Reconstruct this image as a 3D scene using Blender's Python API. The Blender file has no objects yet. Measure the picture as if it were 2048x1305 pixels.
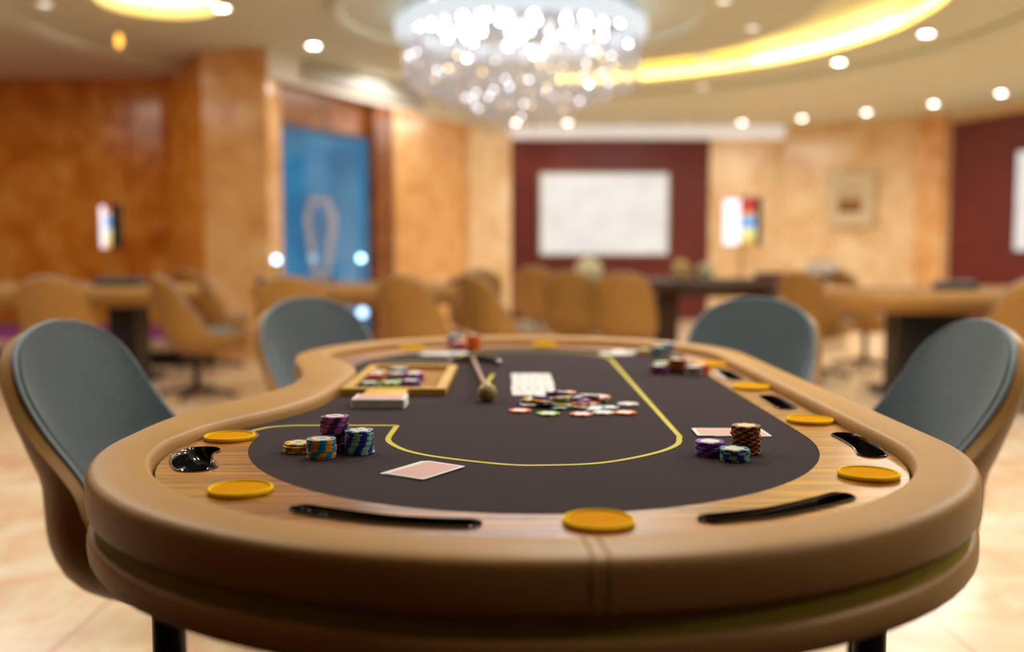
import bpy, math, random
from mathutils import Vector, Matrix
from mathutils.geometry import delaunay_2d_cdt
random.seed(7)
PI = math.pi
SC = bpy.context.scene
COL = SC.collection

# ------------------------------------------------------------------ camera, world, exposure, large lights
F_PX, CAM_H, PITCH = 1950.0, 1.037, math.atan(147.5 / 1950.0)
cam = bpy.data.cameras.new('camera')
cam.sensor_width = 36.0
cam.lens = 36.0 * F_PX / 2048.0
cam.clip_start, cam.clip_end = 0.05, 100
cam.dof.use_dof = True
cam.dof.focus_distance = 1.34
cam.dof.aperture_fstop = 1.6
camo = bpy.data.objects.new('camera', cam)
COL.objects.link(camo)
camo.location = (0, 0, CAM_H)
camo.rotation_euler = (PI / 2 - PITCH, 0, 0)
SC.camera = camo

W = bpy.data.worlds.new('world')
SC.world = W
W.use_nodes = True
W.node_tree.nodes['Background'].inputs[0].default_value = (1.0, 0.86, 0.68, 1)
W.node_tree.nodes['Background'].inputs[1].default_value = 0.0
SC.view_settings.view_transform = 'Standard'
SC.view_settings.look = 'None'
SC.view_settings.exposure = 0.35
SC.view_settings.gamma = 1.0
SC.view_settings.use_curve_mapping = False
SC.cycles.use_denoising = True
SC.cycles.max_bounces = 8
SC.cycles.diffuse_bounces = 5
SC.cycles.sample_clamp_indirect = 6.0
SC.cycles.caustics_reflective = False
SC.cycles.caustics_refractive = False

WARM = (1.0, 0.965, 0.90)
CEIL = 2.94


def lamp(name, kind, loc, power, color=WARM, size=0.2, rot=(0, 0, 0), spot=None, parent=None):
    l = bpy.data.lights.new(name, kind)
    l.energy = power
    l.color = color
    if kind == 'AREA':
        l.shape = 'DISK'
        l.size = size
    elif kind in ('POINT', 'SPOT'):
        l.shadow_soft_size = size
    if spot:
        l.spot_size, l.spot_blend = spot
    o = bpy.data.objects.new(name, l)
    COL.objects.link(o)
    o.location = loc
    o.rotation_euler = rot
    o['kind'] = 'helper'
    if parent:
        o.parent = parent
    return o


# fill lamps added under the ceiling where no fixtures hang
for (lx, ly, lp) in ((-1.6, 2.6, 18), (0.5, 2.4, 22), (2.8, 1.8, 27), (2.9, 0.2, 16), (-2.6, 4.6, 22), (0.4, 4.6, 35), (3.2, 4.6, 40), (-4.6, 3.4, 12),
                     (-5.5, 6.4, 18), (5.4, 6.6, 45), (4.4, 10.6, 40), (1.8, 12.6, 40), (-4.4, 8.6, 22), (-0.9, 10.4, 25)):
    lamp('ceiling_fill', 'AREA', (lx, ly, 2.90), lp, WARM, 0.4 if ly < 6 else 1.4)

# ------------------------------------------------------------------ helpers


def un(u, v, z):
    """photo pixel -> point of the horizontal plane z"""
    x, y = (u - 1024) / F_PX, (652.5 - v) / F_PX
    d = (x, math.cos(PITCH) + y * math.sin(PITCH), -math.sin(PITCH) + y * math.cos(PITCH))
    t = (z - CAM_H) / d[2]
    return d[0] * t, d[1] * t


def at(u, v, Y):
    """photo pixel -> x, z on the vertical plane y = Y"""
    x, y = (u - 1024) / F_PX, (652.5 - v) / F_PX
    d = (x, math.cos(PITCH) + y * math.sin(PITCH), -math.sin(PITCH) + y * math.cos(PITCH))
    t = Y / d[1]
    return d[0] * t, CAM_H + d[2] * t


class MB:
    def __init__(s):
        s.v, s.f, s.m = [], [], []

    def add(s, vs, fs, mi=0):
        o = len(s.v)
        s.v += [tuple(p) for p in vs]
        for f in fs:
            s.f.append([i + o for i in f])
            s.m.append(mi)
        return s

    def box(s, x0, x1, y0, y1, z0, z1, mi=0, bev=0.0):
        if bev <= 0:
            vs = [(x, y, z) for z in (z0, z1) for y in (y0, y1) for x in (x0, x1)]
            return s.add(vs, [(0, 2, 3, 1), (4, 5, 7, 6), (0, 1, 5, 4), (2, 6, 7, 3), (0, 4, 6, 2), (1, 3, 7, 5)], mi)
        b = min(bev, (x1 - x0) / 2.01, (y1 - y0) / 2.01, (z1 - z0) / 2.01)
        rows = []
        for (ins, z) in ((b, z0), (0.3 * b, z0 + 0.3 * b), (0, z0 + b), (0, z1 - b), (0.3 * b, z1 - 0.3 * b), (b, z1)):
            rows.append([(p[0], p[1], z) for p in rrect(x0 + ins, x1 - ins, y0 + ins, y1 - ins, max(b - ins * .5, b * .4), 4)])
        return s.loft(rows, True, mi, caps=True)

    def loft(s, rows, closed=True, mi=0, caps=False, flip=False):
        n = len(rows[0])
        o = len(s.v)
        for r in rows:
            s.v += [tuple(p) for p in r]
        for i in range(len(rows) - 1):
            for j in range(n if closed else n - 1):
                k = (j + 1) % n
                f = [o + i * n + j, o + i * n + k, o + (i + 1) * n + k, o + (i + 1) * n + j]
                s.f.append(f[::-1] if flip else f)
                s.m.append(mi)
        if caps:
            s.f.append([o + j for j in range(n)][::-1] if not flip else [o + j for j in range(n)])
            s.m.append(mi)
            e = o + (len(rows) - 1) * n
            s.f.append([e + j for j in range(n)] if not flip else [e + j for j in range(n)][::-1])
            s.m.append(mi)
        return s

    def lathe(s, prof, n=32, mi=0, c=(0, 0, 0), caps=True):
        rows = [[(c[0] + r * math.cos(2 * PI * j / n), c[1] + r * math.sin(2 * PI * j / n), c[2] + z) for j in range(n)] for r, z in prof]
        return s.loft(rows, True, mi, caps)

    def tube(s, pts, r, n=10, mi=0, closed=False):
        P = [Vector(p) for p in pts]
        rows = []
        m = len(P)
        for i in range(m):
            a = P[(i - 1) % m] if (closed or i > 0) else P[i]
            b = P[(i + 1) % m] if (closed or i < m - 1) else P[i]
            t = (b - a).normalized()
            ref = Vector((0, 0, 1)) if abs(t.z) < 0.9 else Vector((1, 0, 0))
            e1 = t.cross(ref).normalized()
            e2 = e1.cross(t).normalized()
            rr = r[i] if isinstance(r, (list, tuple)) else r
            rows.append([P[i] + e1 * (rr * math.cos(2 * PI * j / n)) + e2 * (rr * math.sin(2 * PI * j / n)) for j in range(n)])
        if closed:
            rows.append(rows[0])
        return s.loft(rows, True, mi, caps=not closed)

    def poly(s, loops, z, mi=0):
        """flat polygon, first loop outline, others holes"""
        vs, es = [], []
        for lp in loops:
            o = len(vs)
            vs += [Vector((p[0], p[1])) for p in lp]
            es += [(o + i, o + (i + 1) % len(lp)) for i in range(len(lp))]
        r = delaunay_2d_cdt(vs, es, [], 0, 1e-6)
        fs = []
        for f in r[2]:
            cx = sum(r[0][i].x for i in f) / len(f)
            cy = sum(r[0][i].y for i in f) / len(f)
            inside = False
            for lp in loops:
                for (a, b) in zip(lp, list(lp[1:]) + [lp[0]]):
                    if (a[1] > cy) != (b[1] > cy) and cx < (b[0] - a[0]) * (cy - a[1]) / (b[1] - a[1]) + a[0]:
                        inside = not inside
            if inside:
                fs.append(list(f))
        return s.add([(p.x, p.y, z) for p in r[0]], fs, mi)

    def mesh(s, name, mats, smooth=True, angle=40):
        me = bpy.data.meshes.new(name)
        me.from_pydata(s.v, [], s.f)
        for m in (mats if isinstance(mats, (list, tuple)) else [mats]):
            me.materials.append(m)
        for p, mi in zip(me.polygons, s.m):
            p.material_index = mi
            p.use_smooth = smooth
        me.update()
        if smooth:
            try:
                me.set_sharp_from_angle(angle=math.radians(angle))
            except Exception:
                pass
        return me

    def obj(s, name, mats, parent=None, smooth=True, angle=40):
        o = bpy.data.objects.new(name, s.mesh(name, mats, smooth, angle))
        COL.objects.link(o)
        if parent:
            o.parent = parent
        return o


def rrect(x0, x1, y0, y1, r, n=5):
    out = []
    for cx, cy, a0 in ((x1 - r, y1 - r, 0), (x0 + r, y1 - r, 90), (x0 + r, y0 + r, 180), (x1 - r, y0 + r, 270)):
        for i in range(n + 1):
            a = math.radians(a0 + 90 * i / n)
            out.append((cx + r * math.cos(a), cy + r * math.sin(a)))
    return out


def thing(name, label, cat, loc=(0, 0, 0), rz=0, group=None):
    o = bpy.data.objects.new(name, None)
    COL.objects.link(o)
    o.empty_display_size = 0.05
    o.location = loc
    o.rotation_euler = (0, 0, rz)
    return tag(o, label, cat, group)


def tag(o, label, cat, group=None):
    o['label'] = label
    o['category'] = cat
    if group:
        o['group'] = group
    return o


def struct(o):
    o['kind'] = 'structure'
    return o


def dup(root, loc, rz, label, group=None):
    r = root.copy()
    COL.objects.link(r)
    r.location = loc
    r.rotation_euler = (root.rotation_euler.x, root.rotation_euler.y, rz)
    r['label'] = label
    if group:
        r['group'] = group
    for ch in list(root.children):
        c = ch.copy()
        COL.objects.link(c)
        c.parent = r
        for g in list(ch.children):
            d = g.copy()
            COL.objects.link(d)
            d.parent = c
    return r


def cr(pts, n=8, closed=False):
    """Catmull-Rom through points"""
    P = [Vector(p) for p in pts]
    m = len(P)
    out = []
    for i in range(m if closed else m - 1):
        p0 = P[(i - 1) % m] if (closed or i > 0) else P[0] * 2 - P[1]
        p1, p2 = P[i], P[(i + 1) % m]
        p3 = P[(i + 2) % m] if (closed or i + 2 < m) else P[-1] * 2 - P[-2]
        for k in range(n):
            t = k / n
            out.append(0.5 * ((2 * p1) + (p2 - p0) * t + (2 * p0 - 5 * p1 + 4 * p2 - p3) * t * t + (3 * p1 - p0 - 3 * p2 + p3) * t ** 3))
    if not closed:
        out.append(P[-1])
    return out


ORD = ['top', 'second', 'third', 'fourth', 'fifth', 'sixth', 'seventh', 'eighth', 'ninth', 'tenth', 'eleventh', 'twelfth', 'thirteenth',
       'fourteenth', 'fifteenth', 'sixteenth', 'seventeenth']

# ------------------------------------------------------------------ materials


def lin(r, g, b):
    f = lambda c: (c / 255 / 12.92) if c <= 10 else ((c / 255 + 0.055) / 1.055) ** 2.4
    return (f(r), f(g), f(b), 1)


class Mat:
    def __init__(s, name):
        s.m = bpy.data.materials.new(name)
        s.m.use_nodes = True
        s.nt = s.m.node_tree
        s.b = s.nt.nodes['Principled BSDF']

    def n(s, t, **kw):
        nd = s.nt.nodes.new(t)
        for k, v in kw.items():
            setattr(nd, k, v)
        return nd

    def l(s, a, b):
        s.nt.links.new(a, b)

    def coords(s, scale=(1, 1, 1), kind='Object'):
        tc = s.n('ShaderNodeTexCoord')
        mp = s.n('ShaderNodeMapping')
        mp.inputs['Scale'].default_value = scale
        s.l(tc.outputs[kind], mp.inputs['Vector'])
        return mp.outputs['Vector']

    def noise(s, vec, scale, detail=4, rough=0.55, dist=0.0):
        nz = s.n('ShaderNodeTexNoise')
        nz.inputs['Scale'].default_value = scale
        nz.inputs['Detail'].default_value = detail
        nz.inputs['Roughness'].default_value = rough
        nz.inputs['Distortion'].default_value = dist
        s.l(vec, nz.inputs['Vector'])
        return nz.outputs['Fac']

    def ramp(s, fac, stops):
        r = s.n('ShaderNodeValToRGB')
        e = r.color_ramp.elements
        while len(e) < len(stops):
            e.new(0.5)
        for i, (p, c) in enumerate(stops):
            e[i].position = p
            e[i].color = c if len(c) == 4 else (*c, 1)
        s.l(fac, r.inputs['Fac'])
        return r.outputs['Color']

    def bump(s, fac, strength=0.1, dist=0.002):
        b = s.n('ShaderNodeBump')
        b.inputs['Strength'].default_value = strength
        b.inputs['Distance'].default_value = dist
        s.l(fac, b.inputs['Height'])
        s.l(b.outputs['Normal'], s.b.inputs['Normal'])
        return s

    def base(s, c):
        if hasattr(c, 'is_linked'):
            s.l(c, s.b.inputs['Base Color'])
        else:
            s.b.inputs['Base Color'].default_value = c if len(c) == 4 else (*c, 1)
        return s

    def set(s, rough=0.5, metal=0.0, spec=0.5, coat=0.0, coat_rough=0.1, sheen=0.0, sheen_tint=None):
        i = s.b.inputs
        i['Roughness'].default_value = rough
        i['Metallic'].default_value = metal
        i['Specular IOR Level'].default_value = spec
        i['Coat Weight'].default_value = coat
        i['Coat Roughness'].default_value = coat_rough
        i['Sheen Weight'].default_value = sheen
        if sheen_tint:
            i['Sheen Tint'].default_value = sheen_tint
        return s

    def coat_ior(s, v):
        s.b.inputs['Coat IOR'].default_value = v
        return s

    def emit(s, c, strength, sample=True):
        if hasattr(c, 'is_linked'):
            s.l(c, s.b.inputs['Emission Color'])
        else:
            s.b.inputs['Emission Color'].default_value = c if len(c) == 4 else (*c, 1)
        s.b.inputs['Emission Strength'].default_value = strength
        if not sample:
            s.m.cycles.emission_sampling = 'NONE'
        return s


def simple(name, c, rough=0.5, metal=0.0, spec=0.5, coat=0.0, var=0.06, vscale=30, bump=0.0, bscale=200, sheen=0.0):
    """plain colour with a slight procedural variation"""
    m = Mat(name)
    c = c if len(c) == 4 else (*c, 1)
    v = m.coords()
    f = m.noise(v, vscale, 3)
    lo = tuple(max(0, x * (1 - var)) for x in c[:3]) + (1,)
    hi = tuple(min(1, x * (1 + var)) for x in c[:3]) + (1,)
    m.base(m.ramp(f, [(0.3, lo), (0.7, hi)]))
    m.set(rough, metal, spec, coat, sheen=sheen)
    if bump:
        m.bump(m.noise(v, bscale, 2), bump, 0.001)
    return m.m


def emitter(name, c, strength, sample=True):
    m = Mat(name)
    m.base((0.8, 0.8, 0.8, 1)).set(0.5)
    m.emit(c if len(c) == 4 else (*c, 1), strength, sample)
    return m.m


def leather(name, c):
    m = Mat(name)
    v = m.coords()
    f = m.noise(v, 6, 3)
    m.base(m.ramp(f, [(0.3, tuple(x * 0.93 for x in c[:3]) + (1,)), (0.7, tuple(min(1, x * 1.05) for x in c[:3]) + (1,))]))
    m.set(0.46, 0, 0.35)
    vo = m.n('ShaderNodeTexVoronoi')
    vo.inputs['Scale'].default_value = 700
    m.l(v, vo.inputs['Vector'])
    m.bump(vo.outputs['Distance'], 0.10, 0.0004)
    return m.m


def felt_mat(name, c):
    m = Mat(name)
    v = m.coords()
    f = m.noise(v, 420, 2, 0.7)
    m.base(m.ramp(f, [(0.25, tuple(x * 0.7 for x in c[:3]) + (1,)), (0.75, tuple(min(1, x * 1.3) for x in c[:3]) + (1,))]))
    m.set(0.95, 0, 0.1, sheen=0.13, sheen_tint=(0.80, 0.70, 0.80, 1))
    m.bump(m.noise(v, 600, 2), 0.35, 0.0006)
    return m.m


def marble(name, dark, mid, light, scale=0.9, rough=0.12):
    m = Mat(name)
    v = m.coords((1, 1, 1))
    f = m.noise(v, scale * 2.0, 8, 0.66, 1.5)
    f2 = m.noise(v, scale * 5.0, 3, 0.5, 0.6)
    mx = m.n('ShaderNodeMath', operation='MULTIPLY_ADD')
    m.l(f2, mx.inputs[0])
    mx.inputs[1].default_value = 0.4
    m.l(f, mx.inputs[2])
    m.base(m.ramp(mx.outputs[0], [(0.44, dark), (0.68, mid), (0.94, light)]))
    m.set(rough, 0, 0.5)
    return m.m


M = {}
M['felt'] = felt_mat('dark_felt', (0.026, 0.0160, 0.0170))
M['leather'] = leather('tan_leather', (0.46, 0.245, 0.072))
M['leather_chair'] = leather('tan_chair_leather', (0.37, 0.185, 0.045))
M['yellow_line'] = simple('yellow_print', (0.62, 0.52, 0.03), 0.7)
M['thread'] = simple('thread', (0.42, 0.24, 0.09), 0.8)
M['olive'] = simple('olive_fabric', (0.34, 0.27, 0.012), 0.8)
M['black_gloss'] = simple('black_gloss', (0.006, 0.006, 0.006), 0.08, 0, 0.6, coat=0.6)
M['black_metal'] = simple('black_metal', (0.012, 0.011, 0.011), 0.35, 0.2)
M['gold_rim'] = simple('gold_rim', (0.88, 0.60, 0.005), 0.6, 0, 0.03)
M['gold_insert'] = simple('gold_insert', (0.74, 0.31, 0.0), 0.7, 0, 0.02)
M['fabric'] = simple('blue_grey_fabric', (0.086, 0.114, 0.127), 0.85, 0, 0.25, var=0.12, vscale=90, bump=0.2, bscale=500, sheen=0.35)
M['piping'] = simple('pale_blue_piping', (0.20, 0.26, 0.28), 0.7, sheen=0.3)
M['white'] = simple('white_plastic', (0.78, 0.76, 0.72), 0.4)
M['card_white'] = simple('card_white', (0.80, 0.79, 0.76), 0.45)
M['dark_wood'] = simple('dark_wood', (0.045, 0.016, 0.007), 0.3, var=0.25, vscale=12)
M['maroon'] = simple('maroon_panel', (0.13, 0.012, 0.009), 0.45, var=0.12, vscale=3)
M['ceiling'] = simple('ceiling_paint', (0.69, 0.71, 0.58), 0.7, var=0.02, vscale=2)
M['ceiling_white'] = simple('white_paint', (0.80, 0.78, 0.72), 0.6, var=0.02, vscale=2)
M['purple_carpet'] = simple('purple_carpet', (0.24, 0.035, 0.22), 0.95, var=0.35, vscale=25)
M['beige_edge'] = simple('beige_edge', (0.62, 0.48, 0.38), 0.5)
M['wood_box'] = simple('honey_wood', (0.62, 0.36, 0.055), 0.42, var=0.12, vscale=14)
M['wood_box_floor'] = simple('brown_tray_lining', (0.36, 0.17, 0.022), 0.8)
M['yellow_plastic'] = simple('yellow_plastic', (0.85, 0.50, 0.02), 0.4)

m = Mat('glossy_wood')
v = m.coords((1.6, 40, 30))
f = m.noise(v, 2.4, 5, 0.6, 0.6)
v2 = m.coords((1.2, 160, 60))
f2 = m.noise(v2, 3.0, 3, 0.6)
mx = m.n('ShaderNodeMath', operation='MULTIPLY_ADD')
m.l(f2, mx.inputs[0]); mx.inputs[1].default_value = 0.35
m.l(f, mx.inputs[2])
m.base(m.ramp(mx.outputs[0], [(0.50, (0.060, 0.013, 0.001, 1)), (0.66, (0.28, 0.082, 0.006, 1)), (0.84, (0.62, 0.24, 0.022, 1))]))
m.set(0.32, 0, 0.5, coat=0.55, coat_rough=0.19).coat_ior(1.5)
m.bump(f2, 0.06, 0.0006)
M['wood'] = m.m

M['marble_l'] = marble('amber_dim_marble', lin(168, 90, 18), lin(208, 130, 42), lin(236, 180, 92), 0.8, 0.16)  # marble darkened to amber, the left side's dimmer light in its colour
M['brown_shade_stone'] = marble('brown_shade_stone', lin(96, 50, 20), lin(124, 70, 34), lin(150, 92, 50), 0.9, 0.25)
M['marble_m'] = marble('honey_marble', lin(204, 140, 76), lin(226, 172, 112), lin(240, 204, 152), 0.8, 0.16)
M['marble_r'] = marble('cream_marble', lin(214, 166, 116), lin(234, 202, 156), lin(246, 226, 192), 0.7, 0.16)

m = Mat('polished_floor')
v = m.coords()
f = m.noise(v, 2.0, 7, 0.62, 1.6)
br = m.n('ShaderNodeTexBrick')
br.offset = 0.0
br.inputs['Scale'].default_value = 1.0
br.inputs['Brick Width'].default_value = 1.2
br.inputs['Row Height'].default_value = 1.2
br.inputs['Mortar Size'].default_value = 0.004
br.inputs['Mortar'].default_value = lin(190, 150, 110)
m.l(v, br.inputs['Vector'])
colr = m.ramp(f, [(0.34, lin(224, 178, 144)), (0.50, lin(234, 212, 178)), (0.66, lin(242, 231, 208))])
m.l(colr, br.inputs['Color1'])
m.l(colr, br.inputs['Color2'])
m.base(br.outputs['Color'])
m.set(0.20, 0, 0.4)
M['floor'] = m.m

# ------------------------------------------------------------------ room shell
fl = struct(MB().box(-9, 9, 1.7, 18, -0.1, 0).obj('floor', M['floor'], smooth=False))
M['carpet'] = simple('low_bounce_floor', (0.055, 0.022, 0.014), 0.95, var=0.4, vscale=14, bump=0.3, bscale=300)  # carpet under the camera is unseen, added dark to cut floor bounce
struct(MB().box(-9, 9, -4, 1.7, -0.1, 0.004).obj('floor', M['carpet'], smooth=False))
M['back_panel'] = simple('low_bounce_panel', (0.05, 0.022, 0.010), 0.5, var=0.2, vscale=6)  # unseen back wall, darkened to keep bounce off the rail front

CX, CY = 0.07, 8.0


def arc(r, a0, a1, n, c=(CX, CY)):
    return [(c[0] + r * math.cos(math.radians(a0 + (a1 - a0) * i / n)), c[1] + r * math.sin(math.radians(a0 + (a1 - a0) * i / n))) for i in range(n + 1)]


def slot_loop(r0, r1, a0, a1):
    n = 40
    out = arc(r1, a0, a1, n)
    rm, hw = (r0 + r1) / 2, (r1 - r0) / 2
    c1 = (CX + rm * math.cos(math.radians(a1)), CY + rm * math.sin(math.radians(a1)))
    out += arc(hw, a1, a1 + 180, 10, c1)[1:-1]
    out += arc(r0, a1, a0, n)
    c0 = (CX + rm * math.cos(math.radians(a0)), CY + rm * math.sin(math.radians(a0)))
    out += arc(hw, a0 + 180, a0 + 360, 10, c0)[1:-1]
    return out


SLOTS = [slot_loop(2.35, 3.25, -40, 84), slot_loop(2.35, 3.25, 187, 250)]
cl = MB()
cl.poly([[(-9, -4), (9, -4), (9, 18), (-9, 18)]] + SLOTS, CEIL)
for s in SLOTS:
    cl.loft([[(p[0], p[1], CEIL) for p in s], [(p[0], p[1], CEIL + 0.16) for p in s]], True)
    cl.poly([s], CEIL + 0.16)
struct(cl.obj('ceiling', M['ceiling'], smooth=False))
# light strips that run along the outer wall of the two ceiling recesses
M['strip'] = emitter('warm_strip', (1.0, 0.60, 0.10), 9.0)
for k, (a0, a1, lab) in enumerate(((-38, 82, 'long warm light strip in the curved ceiling recess right of the chandelier'),
                                   (190, 248, 'warm light strip in the ceiling recess at the upper left'))):
    pts = [(*p, CEIL + 0.05) for p in arc(3.22, a0, a1, 60)]
    tag(MB().tube(pts, 0.022, 8).obj('light_strip', M['strip']), lab, 'light strip', 'ceiling light strips')
M['tube_hot'] = emitter('warm_white_tube', (1.0, 0.68, 0.22), 12.0)
tag(MB().tube([(*p, CEIL + 0.04) for p in arc(3.15, 6, 41, 24)], 0.015, 8).obj('light_tube', M['tube_hot']), 'bright white light tube at the curved recess right of the chandelier', 'light tube', 'ceiling light tubes')
_c = (CX + 2.8 * math.cos(math.radians(187)), CY + 2.8 * math.sin(math.radians(187)))
tag(MB().tube([(*p, CEIL + 0.125) for p in arc(.40, -5, 195, 24, _c)], 0.020, 8).obj('light_tube', M['tube_hot']), 'bright curved light tube in the rounded recess end at the upper left', 'light tube', 'ceiling light tubes')
# mouldings
for (r, w, h, nm) in ((4.1, 0.12, 0.07, 'trim_1'), (1.48, 0.06, 0.05, 'trim_2')):
    prof = [(r - w, CEIL), (r - w, CEIL - h * .5), (r - w * .4, CEIL - h), (r + w * .5, CEIL - h), (r + w, CEIL - h * .3), (r + w, CEIL)]
    n = 120
    rows = [[(CX + q[0] * math.cos(2 * PI * j / n), CY + q[0] * math.sin(2 * PI * j / n), q[1]) for j in range(n)] for q in prof]
    struct(MB().loft(rows, True).obj(nm, M['ceiling']))


def wall_seg(name, p0, p1, z0, z1, mat, th=0.12, side=1):
    """upright slab between two floor points; thickness grows away from the room"""
    d = Vector((p1[0] - p0[0], p1[1] - p0[1])).normalized()
    nrm = Vector((-d.y, d.x)) * th * side
    q = [p0, p1, (p1[0] + nrm.x, p1[1] + nrm.y), (p0[0] + nrm.x, p0[1] + nrm.y)]
    mb = MB().loft([[(p[0], p[1], z0) for p in q], [(p[0], p[1], z1) for p in q]], True, 0, True)
    return mb.obj(name, mat, smooth=False)


# far wall, right walls, left walls, back wall
struct(wall_seg('wall_far', (-1.2, 15.0), (4.14, 15.0), 0, CEIL, M['marble_r']))
struct(wall_seg('wall_right', (4.14, 15.0), (6.0, 13.75), 0, CEIL, M['marble_r']))
struct(wall_seg('wall_right', (6.0, 13.75), (6.9, 11.5), 0, CEIL, M['marble_r']))
struct(wall_seg('wall_right', (6.9, 11.5), (8.2, 7.5), 0, CEIL, M['marble_r']))
struct(wall_seg('wall_right', (8.2, 7.5), (8.2, -3.5), 0, CEIL, M['marble_r']))
struct(wall_seg('wall_back', (8.2, -3.5), (-8.2, -3.5), 0, CEIL, M['back_panel']))
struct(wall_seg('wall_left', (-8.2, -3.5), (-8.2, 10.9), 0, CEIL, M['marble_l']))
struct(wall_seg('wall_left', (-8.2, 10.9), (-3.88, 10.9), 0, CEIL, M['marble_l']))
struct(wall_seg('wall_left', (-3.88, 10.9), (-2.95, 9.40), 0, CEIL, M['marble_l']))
struct(wall_seg('wall_left', (-2.95, 9.40), (-2.30, 9.26), 0, CEIL, M['marble_m'], 0.3))
# raised marble panel on the left wall
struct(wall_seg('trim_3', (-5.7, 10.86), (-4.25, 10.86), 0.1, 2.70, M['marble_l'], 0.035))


def dline(y):
    return -2.28 + 0.51 * (y - 9.26)


# diagonal wall right of the blue window (from the window jamb to the pilaster)
struct(wall_seg('wall_left', (dline(11.05), 11.05), (dline(13.0), 13.0), 0, 2.66, M['marble_m'], 0.08))
struct(wall_seg('trim_4', (dline(10.80) , 10.80), (dline(11.12), 11.12), 0, 2.66, M['brown_shade_stone'], 0.12))
struct(wall_seg('trim_5', (dline(12.55) + .08, 12.55 - .04), (dline(13.55) + .08, 13.55 - .04), 0, 2.66, M['marble_r'], 0.5))
struct(wall_seg('wall_left', (dline(13.5), 13.5), (-0.06, 15.0), 0, CEIL, M['marble_r'], 0.5))
# white fascia with the air grille, lintel under it
fa0, fa1 = (dline(9.26), 9.26), (dline(13.6), 13.6)
struct(wall_seg('trim_6', fa0, fa1, 2.66, CEIL, M['ceiling_white'], 0.5))
struct(wall_seg('trim_7', (dline(9.26) - .1, 9.26 + .05), (dline(10.9) - .1, 10.9 + .05), 2.30, 2.66, M['brown_shade_stone'], 0.3))  # lintel in darker stone, its recess shade put into the colour
gr = thing('air_grille', 'long slotted air grille in the white fascia over the blue window', 'air grille', (dline(9.7) + .02, 9.69, 2.72), math.atan2(1, 0.51))
gmb = MB()
for i in range(9):
    gmb.box(0, 2.2, -0.012, 0.0, 0.012 + i * 0.018, 0.020 + i * 0.018)
gmb.obj('louvre_slats', M['ceiling_white'], gr, smooth=False)
MB().box(0, 2.2, 0.0, 0.006, 0, 0.18).obj('backing', simple('grille_shadow', (0.10, 0.09, 0.08), 0.8), gr, smooth=False)

# blue window
m = Mat('blue_glow')
v = m.coords((1, 1, 1))
f = m.noise(v, 1.2, 2)
sp = m.n('ShaderNodeSeparateXYZ')
m.l(v, sp.inputs[0])
colb = m.ramp(f, [(0.3, lin(20, 88, 130)), (0.55, lin(38, 118, 160)), (0.75, lin(70, 135, 172))])
m.base((0.02, 0.05, 0.08)).set(0.3)
m.emit(colb, 0.9)
M['blue_glow'] = m.m
struct(wall_seg('window_1', (dline(9.26) - .71, 9.26 + .36), (dline(12.6) - .71, 12.6 + .36), 0, 2.62, M['blue_glow'], 0.1))
mg = Mat('window_glass')
mg.base((0.9, 0.95, 1.0)).set(0.02, 0, 0.5)
tr = mg.n('ShaderNodeBsdfTransparent')
gl = mg.n('ShaderNodeBsdfGlossy')
gl.inputs['Roughness'].default_value = 0.03
ms = mg.n('ShaderNodeMixShader')
ms.inputs[0].default_value = 0.08
mg.l(tr.outputs[0], ms.inputs[1])
mg.l(gl.outputs[0], ms.inputs[2])
mg.l(ms.outputs[0], mg.nt.nodes['Material Output'].inputs[0])
struct(wall_seg('window_2', (dline(9.4) - .10, 9.4 + .05), (dline(10.8) - .10, 10.8 + .05), 0.0, 2.3, mg.m, 0.01))
# pale hexagonal frame standing behind the glass
hx = [at(u, v_, 10.75) for (u, v_) in ((620, 395), (655, 395), (671, 438), (655, 560), (628, 560), (607, 438))]
mb = MB()
ins = [(p[0] * .66 + sum(q[0] for q in hx) / 6 * .34, p[1] * .84 + sum(q[1] for q in hx) / 6 * .16) for p in hx]
o_ = [(p[0], 10.75, p[1]) for p in hx]
i_ = [(p[0], 10.75, p[1]) for p in ins]
ob = [(p[0], 10.85, p[1]) for p in hx]
ib = [(p[0], 10.85, p[1]) for p in ins]
mb.loft([o_, i_, ib, ob, o_], True)
tag(mb.obj('hexagonal_sculpture', simple('pale_grey', (0.82, 0.82, 0.88), 0.4), smooth=False), 'tall pale hexagonal frame sculpture standing behind the blue window', 'sculpture')
zt = min(p[1] for p in hx)
tag(MB().box(-2.32, -1.92, 10.6, 10.98, 0, zt - .003, 0, .02).obj('plinth', M['dark_wood'], smooth=False), 'dark plinth under the pale hexagonal frame behind the window', 'plinth')
M['blue_lamp'] = emitter('blue_lamp', (0.40, 0.80, 1.0), 5.5, False)
M['blue_glint'] = emitter('blue_glint', (0.22, 0.55, 0.95), 2.2, False)
for (u, v_, Y, lab) in ((553, 520, 9.1, 'small glowing blue lamp at the lower left of the blue window'), (722, 517, 10.2, 'small glowing blue lamp at the lower right of the blue window'),
                        (725, 626, 6.2, 'added blue glint lamp low behind the grey chair by the dealer side')):  # last one is a reflected blue glint, added as a dim lamp
    x, z = at(u, v_, Y)
    l = thing('blue_lamp', lab, 'lamp', (x, Y, 0))
    MB().lathe([(0.001, z - .035), (.025, z - .025), (.035, z), (.025, z + .025), (.001, z + .035)], 16).obj('bulb', M['blue_glint' if v_ > 600 else 'blue_lamp'], l)
    MB().lathe([(.08, 0), (.08, .02), (.012, .03), (.012, z - .03)], 16).obj('stand', M['black_metal'], l)

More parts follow.
